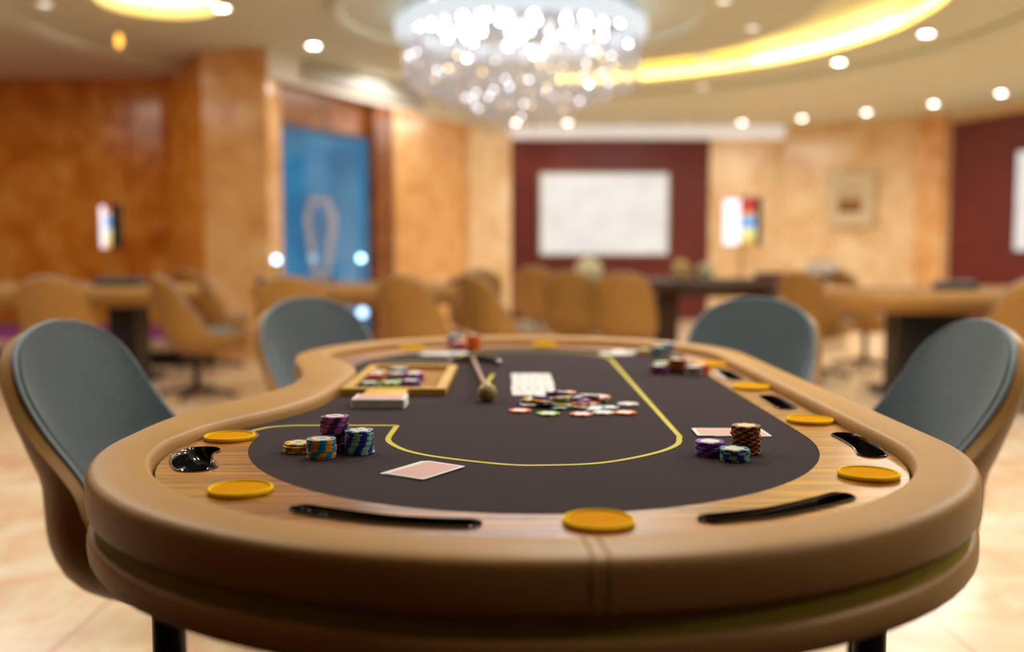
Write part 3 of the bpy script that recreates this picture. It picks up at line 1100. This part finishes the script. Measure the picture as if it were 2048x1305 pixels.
INL = cm('inlay', (0.74, 0.72, 0.66))
INLY = cm('inlay_cream', (0.74, 0.66, 0.42))
CHIP = {
    'purple': chip_mesh('chip_purple', cm('purple', (0.36, 0.06, 0.34)), cm('plum', (0.035, 0.014, 0.03)), INL, 12),
    'blue': chip_mesh('chip_blue', cm('teal_blue', (0.0, 0.25, 0.52)), cm('amber', (0.75, 0.31, 0.01)), INL, 12),
    'navy': chip_mesh('chip_navy', cm('navy', (0.012, 0.018, 0.28)), cm('mint', (0.25, 0.55, 0.42)), INL, 12),
    'yellow': chip_mesh('chip_yellow', cm('yellow', (0.72, 0.66, 0.02)), cm('rust', (0.52, 0.16, 0.01)), INL, 12),
    'violet': chip_mesh('chip_violet', cm('violet', (0.12, 0.008, 0.22)), cm('lilac', (0.26, 0.15, 0.50)), INL, 12),
    'tiger': chip_mesh('chip_tiger', cm('burnt', (0.50, 0.13, 0.006)), cm('blackish', (0.022, 0.011, 0.007)), INLY, 16),
    'seablue': chip_mesh('chip_seablue', cm('deep_blue', (0.006, 0.02, 0.24)), cm('sea_green', (0.17, 0.44, 0.24)), INLY, 12),
    'green': chip_mesh('chip_green', cm('green', (0.03, 0.30, 0.06)), cm('lime', (0.50, 0.66, 0.06)), INL, 12),
    'red': chip_mesh('chip_red', cm('red', (0.66, 0.03, 0.02)), cm('pink', (0.75, 0.42, 0.38)), INL, 12),
    'orange': chip_mesh('chip_orange', cm('orange', (0.85, 0.20, 0.0)), cm('vermilion', (0.62, 0.07, 0.01)), INL, 12),
    'teal': chip_mesh('chip_teal', cm('teal', (0.03, 0.13, 0.12)), cm('pale_teal', (0.22, 0.38, 0.36)), INL, 12),
    'steel': chip_mesh('chip_steel', cm('steel', (0.10, 0.16, 0.28)), cm('silver', (0.35, 0.40, 0.46)), INL, 12),
    'multi': chip_mesh('chip_multi', cm('slate', (0.16, 0.22, 0.25)), cm('sand', (0.42, 0.29, 0.14)), INL, 12),
    'cream': chip_mesh('chip_cream', cm('cream', (0.70, 0.66, 0.56)), cm('grey', (0.35, 0.36, 0.36)), INL, 12),
}
CNAME = {'purple': 'purple and plum', 'blue': 'blue and amber', 'navy': 'navy and mint', 'yellow': 'yellow and rust', 'violet': 'violet and lilac', 'tiger': 'orange and black',
         'seablue': 'deep blue and green', 'green': 'green', 'red': 'red and pink', 'orange': 'orange', 'teal': 'teal', 'steel': 'steel blue', 'multi': 'slate and sand', 'cream': 'cream'}
rc = random.Random(11)


def chip(kind, loc, rz, label, group, tilt=(0, 0)):
    o = bpy.data.objects.new('poker_chip', CHIP[kind])
    COL.objects.link(o)
    o.location = loc
    o.rotation_euler = (tilt[0], tilt[1], rz)
    return tag(o, label, 'poker chip', group)


ink = simple('ink', (0.02, 0.018, 0.02), 0.6)


def stack(kind, x, y, n, where, group, drift=.12, jit=.0007, text=None, z0=Z0 + .0004, lean=(0, 0), r0=None):
    a = rc.uniform(0, 6) if r0 is None else r0
    for i in range(n):
        k = n - 1 - i
        lab = '%s %s chip %s' % (ORD[k], CNAME[kind], where) if k == 0 else '%s from top %s chip %s' % (ORD[k], CNAME[kind], where)
        if rc.random() < .3:
            a += rc.uniform(-.3, .3)
        o = chip(kind, (x + rc.uniform(-jit, jit) + lean[0] * i, y + rc.uniform(-jit, jit) + lean[1] * i, z0 + i * (CT + .00006)), a, lab, group)
        a += drift + rc.uniform(-.04, .04)
        if k == 0 and text:
            c = bpy.data.curves.new('number', 'FONT')
            c.body = text
            c.size = .0085
            c.align_x, c.align_y = 'CENTER', 'CENTER'
            c.materials.append(ink)
            tf = bpy.data.objects.new('number_text', c)
            t = bpy.data.objects.new('number', bpy.data.meshes.new_from_object(tf))
            bpy.data.objects.remove(tf)
            COL.objects.link(t)
            t.parent = o
            t.location = (0, 0, CT + .0002)
            t.rotation_euler = (0, 0, -o.rotation_euler.z + .05)


g = 'chip stacks at the near left seat'
stack('purple', -.2485, 1.348, 15, 'in the tall near stack', g, .1, .0010, '500')
stack('blue', -.2575, 1.302, 8, 'in the short stack in front', g, .07, .0007, '100', r0=.1)
stack('navy', -.2105, 1.330, 10, 'in the stack right of the tall one', g, .08, .0010, '25', r0=.2)
stack('yellow', -.2975, 1.340, 4, 'in the low stack at the left', g, .2, .0012, '20')
g = 'chip stacks at the near right seat'
stack('tiger', .3235, 1.331, 12, 'in the tall stack by the right cards', g, .35, .0016, lean=(-.0001, 0))
stack('violet', .2710, 1.318, 6, 'in the low stack by the right cards', g, .3, .0008)
stack('seablue', .2975, 1.284, 5, 'in the front stack by the right cards', g, -.2, .0008)
g = 'chip stacks at the far left seat'
stack('orange', -.110, 2.735, 14, 'in the tall far stack above the rake', g, .2, .001)
stack('red', -.152, 2.775, 7, 'in the stack left of the tall far one', g, .2, .001)
stack('steel', -.168, 2.835, 11, 'in the farthest stack by the far rail', g, .2, .001)
g = 'chip stacks at the far right seat'
stack('purple', .336, 2.215, 6, 'in the front far right stack', g, .2, .001)
stack('green', .352, 2.275, 6, 'in the stack behind the far right group', g, .2, .001)
stack('tiger', .379, 2.225, 10, 'in the tallest far right stack', g, .3, .001)
stack('multi', .411, 2.190, 6, 'in the front stack beside the right rail', g, .2, .001)
stack('orange', .436, 2.235, 6, 'in the stack touching the right wood edge', g, .2, .001)
g = 'chip stacks at the farthest right seat'
stack('yellow', .362, 2.655, 4, 'in the low stack beside far right cards', g, .2, .001)
stack('teal', .392, 2.600, 8, 'in the teal stack by the far right rail', g, .2, .001)
stack('steel', .425, 2.655, 9, 'in the rearmost far right stack', g, .2, .001)

# the pot: a loose heap beside the board cards
g = 'loose chips in the pot'
rp = random.Random(5)
heap_cols = ['purple', 'green', 'yellow', 'red', 'violet', 'orange', 'navy', 'cream', 'green', 'yellow', 'violet', 'purple', 'red', 'seablue']
OUTL = [('orange', 1040, 822, 'at the left tip of the heap'), ('red', 1163, 829, 'at the front of the heap'), ('cream', 1207, 826, 'at the front right of the heap'),
        ('orange', 1250, 826, 'alone at the right of the heap'), ('cream', 1256, 809, 'alone at the back right of the heap'), ('steel', 1217, 816, 'at the right end of the heap'),
        ('green', 1096, 828, 'at the front left of the heap')]
for kind, u, v_, lab in OUTL:
    x, y = un(u, v_, Z0 + .002)
    chip(kind, (x, y, Z0 + .0004), rp.uniform(0, 6), '%s chip lying flat %s' % (CNAME[kind], lab), g)
hc = Vector((.084, 1.758))
layers = [(0.066, 0.048, 12), (0.056, 0.038, 9), (0.046, 0.030, 7), (0.034, 0.022, 5), (0.024, 0.014, 3), (.012, .006, 2)]
for li, (rx, ry, cnt) in enumerate(layers):
    for k in range(cnt):
        a = 2 * PI * k / cnt + li * .7 + rp.uniform(-.15, .15)
        rr = rp.uniform(.8, 1.0) if (k % 4) else rp.uniform(.1, .5)
        kind = heap_cols[(k * 3 + li * 5) % len(heap_cols)]
        pos = (hc.x + rx * rr * math.cos(a), hc.y + ry * rr * math.sin(a), Z0 + .0006 + li * .0039 + (k % 3) * .0008)
        out = 0.05 + .02 * li
        place = ['in the bottom layer', 'in the second layer', 'in the third layer', 'in the upper layer', 'near the top', 'on the top'][li]
        chip(kind, pos, rp.uniform(0, 6), '%s chip %s of the heap beside the board cards' % (CNAME[kind], place), g, (-math.sin(a) * out * -1, -math.cos(a) * -out))
for k, (u, v_, kind, lv) in enumerate(((1180, 806, 'red', 0), (1178, 800, 'cream', 1), (1196, 803, 'green', 0), (1200, 795, 'red', 2), (1178, 792, 'cream', 3), (1165, 815, 'violet', 0), (1190, 818, 'navy', 0))):
    x, y = un(u, v_, Z0 + .002 + lv * .004)
    chip(kind, (x, y, Z0 + .0006 + lv * .0042), rp.uniform(0, 6), '%s chip %s of the heap\'s right lobe' % (CNAME[kind], ['at the foot', 'in the middle', 'near the top', 'on the crest'][lv]) + (' toward %s' % ['left', 'left', 'right', 'right', 'left', 'front left', 'front right'][k]), g, (rp.uniform(-.1, .1), rp.uniform(-.1, .1)))

# ------------------------------------------------------------------ cards
m = Mat('card_back')
v = m.coords((1, 1, 1))
wv = m.n('ShaderNodeTexWave', wave_type='BANDS', bands_direction='X')
wv.inputs['Scale'].default_value = 150
m.l(v, wv.inputs['Vector'])
m.base(m.ramp(wv.outputs['Fac'], [(0.3, (0.66, 0.25, 0.215, 1)), (0.8, (0.76, 0.55, 0.51, 1))]))
m.set(0.5)
M['card_back'] = m.m
M['pip_red'] = simple('pip_red', (0.55, 0.05, 0.04), 0.5)
M['pip_black'] = simple('pip_black', (0.03, 0.03, 0.03), 0.5)


def card_mesh(back=True, pips=0, pm=0):
    mb = MB()
    o = rrect(-.0315, .0315, -.044, .044, .0035, 4)
    mb.loft([[(p[0], p[1], 0) for p in o], [(p[0], p[1], .0006) for p in o]], True, 0, True)
    if back:
        i = rrect(-.0262, .0262, -.0387, .0387, .002, 3)
        mb.add([(p[0], p[1], .00075) for p in i], [list(range(len(i)))], 1)
    else:
        sp = {1: [(0, 0)], 3: [(0, -.025), (0, 0), (0, .025)], 5: [(-.014, -.025), (.014, -.025), (0, 0), (-.014, .025), (.014, .025)],
              8: [(sx, sy) for sx in (-.014, .014) for sy in (-.027, -.009, .009, .027)]}[pips]
        for (px, py) in sp + [(-.026, .037), (.026, -.037)]:
            q = .006 if abs(px) < .02 else .0035
            mb.add([(px - q * .75, py, .00075), (px, py - q, .00075), (px + q * .75, py, .00075), (px, py + q, .00075)], [(0, 1, 2, 3)], pm)
    return mb.mesh('playing_card', [M['card_white'], M['card_back'] if back else M['pip_red'], M['pip_black']], smooth=False)


back_me = card_mesh()


def card(me, x, y, rz, label, group, z=Z0 + .0005, tilt=(0, 0)):
    o = bpy.data.objects.new('playing_card', me)
    COL.objects.link(o)
    o.location = (x, y, z)
    o.rotation_euler = (tilt[0], tilt[1], rz)
    return tag(o, label, 'playing card', group)


ca = math.atan2(.07, .046) - PI / 2
g = 'hole cards lying face down'
card(back_me, -.116, 1.2225, ca + .02, 'pink backed card underneath the near pair on the dark felt', g)
card(back_me, -.110, 1.2195, ca, 'pink backed card on top of the near pair on the dark felt', g, Z0 + .0015)
card(back_me, .347, 1.480, PI / 2 + .02, 'pink backed card underneath the pair behind the orange and black stack', g)
card(back_me, .324, 1.480, PI / 2 - .03, 'pink backed card on top of the pair behind the orange and black stack', g, Z0 + .0015)
g = 'sheen whitened cards at the far seats'
far_me = card_mesh(False, 3, 1)  # plain white faces stand in for the sheen on the far cards
card(far_me, -.205, 2.640, PI / 2 - .25, 'far sheen whitened card left of the rake head, under its twin', g)
card(far_me, -.165, 2.655, PI / 2 + .2, 'far sheen whitened card left of the rake head, on top', g, Z0 + .0015)
card(far_me, .285, 2.655, PI / 2 + .15, 'far sheen whitened card at the end of the yellow line', g)
card(far_me, .325, 2.70, PI / 2 - .15, 'far sheen whitened card before the low yellow chips', g, Z0 + .0015)
g = 'community cards in a row'
for i, (pp, pm) in enumerate(((5, 1), (8, 2), (3, 1), (8, 1), (5, 2))):
    card(card_mesh(False, pp, pm), .043 + rp.uniform(-.002, .002), 1.905 + i * .0685, PI / 2 + rp.uniform(-.03, .03),
         ['nearest', 'second', 'middle', 'fourth', 'farthest'][i] + ' of the five face up cards in the row before the heap', g)
dk = thing('card_deck', 'white edged deck of cards with a pink back in front of the honey wooden tray', 'card deck', (-.238, 1.748, Z0 + .0004))
db = MB()
rd = random.Random(2)
o = rrect(-.0475, .0475, -.034, .034, .004, 4)
rows = []
for i in range(14):
    dx, dy = rd.uniform(-.0006, .0006), rd.uniform(-.0004, .0004)
    for z in (i * .00115, i * .00115 + .0010):
        rows.append([(p[0] + dx, p[1] + dy, z) for p in o])
db.loft(rows, True, 0, True)
db.obj('cards', M['card_white'], dk, smooth=False)
i = rrect(-.041, .041, -.028, .028, .002, 3)
MB().add([(p[0], p[1], .01625) for p in i], [list(range(len(i)))]).obj('card_back', M['card_back'], dk, smooth=False)
tag(MB().box(-.279, -.200, 1.792, 1.862, Z0 + .0004, Z0 + .0145, 0, .003).obj('card_box', M['yellow_plastic']), 'small yellow box between the deck and the wooden tray', 'box')

# chip tray of honey wood
tx0, tx1, ty0, ty1 = -.332, -.128, 1.868, 2.268
tr_ = thing('chip_tray', 'shallow honey coloured wooden tray with loose chips at the dealer side', 'tray', ((tx0 + tx1) / 2, (ty0 + ty1) / 2, Z0 + .0004))
hw, hl, fw, hh = (tx1 - tx0) / 2, (ty1 - ty0) / 2, .020, .0145
for (a0, a1, b0, b1) in ((-hw, hw, -hl, -hl + fw), (-hw, hw, hl - fw, hl), (-hw, -hw + fw, -hl + fw, hl - fw), (hw - fw, hw, -hl + fw, hl - fw)):
    MB().box(a0, a1, b0, b1, 0, hh, 0, .0015).obj('frame_bar', M['wood_box'], tr_, smooth=False)
MB().box(-hw + fw, hw - fw, -hl + fw, hl - fw, 0, .003).obj('lining', M['wood_box_floor'], tr_, smooth=False)
g = 'chips in the wooden tray'
for kind, x, y, n in (('yellow', -.292, 2.13, 4), ('red', -.290, 2.06, 5), ('steel', -.250, 2.135, 6), ('blue', -.248, 2.07, 5), ('purple', -.208, 2.06, 5), ('red', -.21, 2.12, 4),
                      ('teal', -.290, 1.97, 3), ('green', -.248, 1.975, 3), ('violet', -.206, 1.98, 4), ('green', -.226, 2.018, 2), ('purple', -.166, 1.93, 1)):
    stack(kind, x, y, n, 'in the tray, %s' % {('yellow', 2.13): 'rear left corner', ('red', 2.06): 'left middle', ('steel', 2.135): 'rear middle', ('blue', 2.07): 'centre', ('purple', 2.06): 'right middle', ('red', 2.12): 'rear right', ('teal', 1.97): 'front left', ('green', 1.975): 'front middle', ('violet', 1.98): 'front right', ('green', 2.018): 'gap before the centre', ('purple', 1.93): 'front right corner alone'}[(kind, y)],
          g, .2, .0015, z0=Z0 + .0038)

# croupier rake
rk = thing('croupier_rake', 'croupier rake with a curved head, thin rod and wooden knob lying on the felt', 'rake', (-.046, 1.795, Z0))
kx, ky = 0, 0
hd = Vector((-.100, 2.47)) - Vector((-.046, 1.795))
MB().tube([(0, .02, .018), (hd.x * .5, hd.y * .5, .013), (hd.x, hd.y, .008)], .0055, 12).obj('rod', simple('rosy_rod', (0.42, 0.27, 0.20), 0.35, 0.3), rk)
kn = MB()
pts, rad = [], []
for (s_, r_) in ((-.019, .002), (-.0175, .0085), (-.012, .0150), (-.004, .0178), (.006, .0172), (.016, .0140), (.026, .0105), (.036, .0082), (.044, .0070), (.046, .003)):
    pts.append((hd.x / hd.length * s_, hd.y / hd.length * s_, .018))
    rad.append(r_)
kn.tube(pts, rad, 24)
kn.obj('knob', simple('pale_wood', (0.42, 0.30, 0.12), 0.4, var=0.2, vscale=60), rk)
hp = cr([(hd.x - .052, hd.y - .115), (hd.x - .044, hd.y - .060), (hd.x - .022, hd.y - .012), (hd.x, hd.y + .004), (hd.x + .026, hd.y - .012), (hd.x + .054, hd.y - .055), (hd.x + .068, hd.y - .115)], 6)
rows = []
for i, p in enumerate(hp):
    a_, b_ = hp[max(i - 1, 0)], hp[min(i + 1, len(hp) - 1)]
    t = (b_ - a_).normalized()
    nn = Vector((-t.y, t.x)) * .003
    rows.append([(p.x + nn.x, p.y + nn.y, .0008), (p.x - nn.x, p.y - nn.y, .0008), (p.x - nn.x, p.y - nn.y, .016), (p.x + nn.x, p.y + nn.y, .016)])
MB().loft(rows, True, 0, True).obj('head', simple('dark_head', (0.05, 0.035, 0.035), 0.3), rk)
for p in (hp[0], hp[-1]):
    MB().lathe([(.001, .002), (.005, .004), (.0058, .009), (.005, .014), (.001, .018)], 14, c=(p.x, p.y, 0)).obj('tip', simple('chrome', (0.75, 0.75, 0.75), 0.1, 1.0), rk)

# ------------------------------------------------------------------ background tables


def oval(L, Wd, n=64):
    out = []
    r = Wd / 2
    hl_ = L / 2 - r
    for i in range(n):
        t = 2 * PI * i / n
        out.append((r * math.cos(t) + (hl_ if math.cos(t) > 0 else -hl_), r * math.sin(t)))
    return out


def game_table(name, label, loc, rz, L, Wd, railm, topm, legm, zt_=.78, pw=.11, pf=.28):
    t = thing(name, label, 'gaming table', loc, rz)
    o = oval(L, Wd)
    f = lambda k, z: [(p[0] * (1 - k * 2 / L), p[1] * (1 - k * 2 / Wd), z) for p in o]
    MB().loft([f(.05, zt_ - .10), f(.01, zt_ - .095), f(0, zt_ - .07), f(0, zt_ - .02), f(.012, zt_ - .004), f(.04, zt_), f(.075, zt_ - .004), f(.085, zt_ - .02)], True).obj('rail', railm, t, angle=80)
    MB().add(f(.085, zt_ - .018), [list(range(len(o)))]).obj('tabletop', topm, t, smooth=False)
    MB().loft([f(.05, zt_ - .10), f(.12, zt_ - .16), f(.3, zt_ - .16)], True, flip=True).obj('apron', railm, t)
    for s_ in (-1, 1):
        lg = MB()
        lx = s_ * L * pf
        lg.box(lx - pw, lx + pw, -.16, .16, .06, zt_ - .15, 0, .02)
        lg.box(lx - pw - .06, lx + pw + .06, -.32, .32, 0, .06, 0, .02)
        lg.obj('pedestal', legm, t, smooth=False)
    return t


bgfelt = simple('grey_felt', (0.10, 0.09, 0.10), 0.9)
game_table('gaming_table', 'tan railed gaming table at the left, by the purple stage', (-3.75, 7.75, 0), 0, 2.5, 1.0, M['leather'], bgfelt, M['black_metal'])
game_table('gaming_table', 'tan railed gaming table in front of the blue window', (-1.22, 7.95, 0), math.radians(3), 1.8, 1.0, M['leather'], bgfelt, M['black_metal'])
game_table('gaming_table', 'tan railed gaming table at the right before the marble wall', (3.40, 6.95, 0), math.radians(-3), 2.3, 1.0, M['leather'], bgfelt, M['black_metal'], pw=.24, pf=.19)
game_table('gaming_table', 'dark wood gaming table in front of the maroon panel', (1.95, 9.4, 0), 0, 1.7, 1.0, M['dark_wood'], simple('dark_green_felt', (0.02, 0.02, 0.018), 0.9), M['dark_wood'])

# purple stage
st = thing('low_stage', 'low stage with purple carpet and a pale front edge at the left', 'stage', (-4.6, 9.0, 0))
so = [(-1.6, -.2), (1.62, -.2), (1.62, .22), (.62, 1.75), (-1.6, 1.75)]
sp_ = lambda k, z: [(p[0] * k, p[1], z) for p in so]
MB().loft([sp_(1, .225), sp_(1, .245)], True, 0, True).obj('carpet', M['purple_carpet'], st, smooth=False)
MB().box(-1.6, 1.64, -.23, -.2, .15, .247).obj('edge', M['beige_edge'], st, smooth=False)
MB().loft([[(p[0] * .96, max(p[1], -.12), z) for p in so] for z in (0, .225)], True, 0, True).obj('plinth', M['black_metal'], st, smooth=False)  # base set in black, the shade under the stage edge in its colour

# two small lit displays on stems
m = Mat('display_art')
v = m.coords()
sp = m.n('ShaderNodeSeparateXYZ')
m.l(v, sp.inputs[0])
c1 = m.ramp(sp.outputs['Z'], [(0.0, (0.9, 0.35, 0.05, 1)), (0.08, (0.9, 0.8, 0.2, 1)), (0.15, (0.95, 0.9, 0.5, 1)), (0.17, (0.1, 0.35, 0.85, 1)), (0.25, (0.12, 0.4, 0.9, 1)), (0.27, (0.8, 0.75, 0.15, 1)), (0.31, (0.65, 0.02, 0.03, 1)), (0.40, (0.5, 0.02, 0.02, 1))])
c1.node.color_ramp.interpolation = 'LINEAR'
m.base((0.1, 0.1, 0.1)).set(0.3)
m.emit(c1, 0.85)
M['display_art'] = m.m
M['display_white'] = emitter('display_white', (0.88, 0.86, 1.0), 1.0)
for (u, v0, v1, w_, Y, rz, lab, zt_) in ((213, 412, 496, .27, 8.0, -52, 'small lit numbers display on a stem above the left table', .77), (1478, 398, 490, .35, 9.3, -46, 'small lit numbers display on a stem above the dark table', .77)):
    x, z1 = at(u, v0, Y)
    x, z0 = at(u, v1, Y)
    h = z1 - z0
    s = thing('table_display', lab, 'display', (x, Y, zt_), math.radians(rz))
    MB().box(-w_ / 2 - .012, w_ / 2 + .012, .0, .09, z0 - zt_ - .012, z1 - zt_ + .012, 0, .01).obj('housing', M['black_metal'], s, smooth=False)
    a_ = MB().box(-w_ / 2, w_ * .02, -.006, .002, 0, h).obj('number_column', M['display_white'], s, smooth=False)
    a_.location = (0, 0, z0 - zt_)
    b_ = MB().box(w_ * .02, w_ / 2, -.006, .002, 0, h).obj('picture_column', M['display_art'], s, smooth=False)
    b_.location = (0, 0, z0 - zt_)
    MB().tube([(0, .04, .01), (0, .04, z0 - zt_)], .012, 10).obj('stem', simple('brass', (0.5, 0.3, 0.08), 0.35, 0.7), s)
    MB().lathe([(.09, 0), (.09, .01), (.02, .02)], 20, c=(0, .04, 0)).obj('foot', M['black_metal'], s)

# odds and ends on the far tables
def puff(u, v_, Y, r, c, lab, zbase):
    x, z = at(u, v_, Y)
    t = thing('flower_arrangement', lab, 'flowers', (x, Y, zbase), 0, 'flower balls on the far tables')
    mb = MB()
    rq = random.Random(int(u))
    for k in range(60):
        a, b = rq.uniform(0, 2 * PI), math.acos(rq.uniform(-1, 1))
        p = Vector((math.sin(b) * math.cos(a), math.sin(b) * math.sin(a), math.cos(b))) * r * .8
        mb.lathe([(.001, -r * .3), (r * .25, -r * .1), (r * .25, r * .1), (.001, r * .3)], 8, c=(p.x, p.y, p.z + (z - zbase)))
    mb.obj('blossoms', simple('petals_%d' % u, c, 0.8), t)
    MB().lathe([(r * .45, 0), (r * .5, .02), (r * .3, max(.03, z - zbase - r * .5))], 16).obj('vase', M['white'], t)


puff(1362, 540, 9.2, .095, (0.60, 0.46, 0.20), 'yellowish flower ball on the dark table', .78)
puff(1412, 543, 9.2, .08, (0.55, 0.56, 0.40), 'pale green flower ball on the dark table, right of the yellowish one', .78)
x, z = at(1178, 545, 11.6)
t = thing('side_table', 'small dark round table behind the matching pair of tan chairs', 'table', (x, 11.6, 0))
MB().lathe([(.28, .58), (.30, .595), (.30, .615), (.28, .62)], 32).obj('top', M['dark_wood'], t)
MB().lathe([(.20, 0), (.18, .03), (.03, .05), (.03, .58)], 20).obj('pedestal', M['black_metal'], t)
puff(1178, 543, 11.6, .16, (0.62, 0.62, 0.46), 'large pale flower ball under the wall screen', .626)
bx = [('maroon box on the dark table right of the lit display', 1540, 562, 9.15, .26, (.10, .012, .03)), ]
for lab, u, v_, Y, w_, c in bx:
    x, z = at(u, v_, Y)
    tag(MB().box(x - w_ / 2, x + w_ / 2, Y - .1, Y + .1, .763, .85, 0, .01).obj('box', simple('box_maroon', c, 0.5), smooth=False), lab, 'box')
# white rack with pegs right of the dark table
x, z = at(1642, 546, 10.4)
t = thing('cabinet', 'narrow cream cabinet standing between the dark table and the right table', 'cabinet', (x, 10.4, 0))
MB().box(-.24, .24, -.18, .18, 0, .74, 0, .01).obj('body', simple('cream_laminate', (0.62, 0.50, 0.34), 0.5), t, smooth=False)
MB().box(-.25, .25, -.19, .19, .741, .798).obj('top', M['dark_wood'], t, smooth=False)
t = thing('card_rack', 'white rack with a row of dark pegs on the cream cabinet', 'rack', (x, 10.37, .80))
MB().box(-.17, .17, -.06, .06, 0, .12, 0, .01).obj('body', M['white'], t, smooth=False)
for k in range(7):
    MB().tube([(-.13 + k * .043, 0, .12), (-.13 + k * .043, 0, .165)], .008, 8).obj('peg', M['black_metal'], t)
# dark trays on the side tables
for (u, v_, Y, w_, lab) in ((240, 556, 7.75, .36, 'dark chip tray at the middle of the left table'), (1910, 556, 7.0, .26, 'dark chip tray on the right table'),
                            (535, 548, 7.95, .16, 'small dark tray at the left end of the window table'), (915, 552, 7.95, .14, 'small dark tray at the right end of the window table')):
    x = (u - 1024) / F_PX * Y
    tt = thing('chip_rack', lab, 'tray', (x, Y, .763), 0, 'dark trays on the far tables')
    MB().box(-w_ / 2, w_ / 2, -.09, .09, 0, .05, 0, .01).obj('body', simple('charcoal', (0.03, 0.03, 0.03), 0.5), tt, smooth=False)
    rows = MB()
    for k in range(5):
        xx = -w_ / 2 + w_ * (k + .5) / 5
        rows.tube([(xx, -.07, .05), (xx, .07, .05)], w_ / 13, 8)
    rows.obj('chip_rows', simple('grey_chips', (0.12, 0.13, 0.13), 0.5), tt)
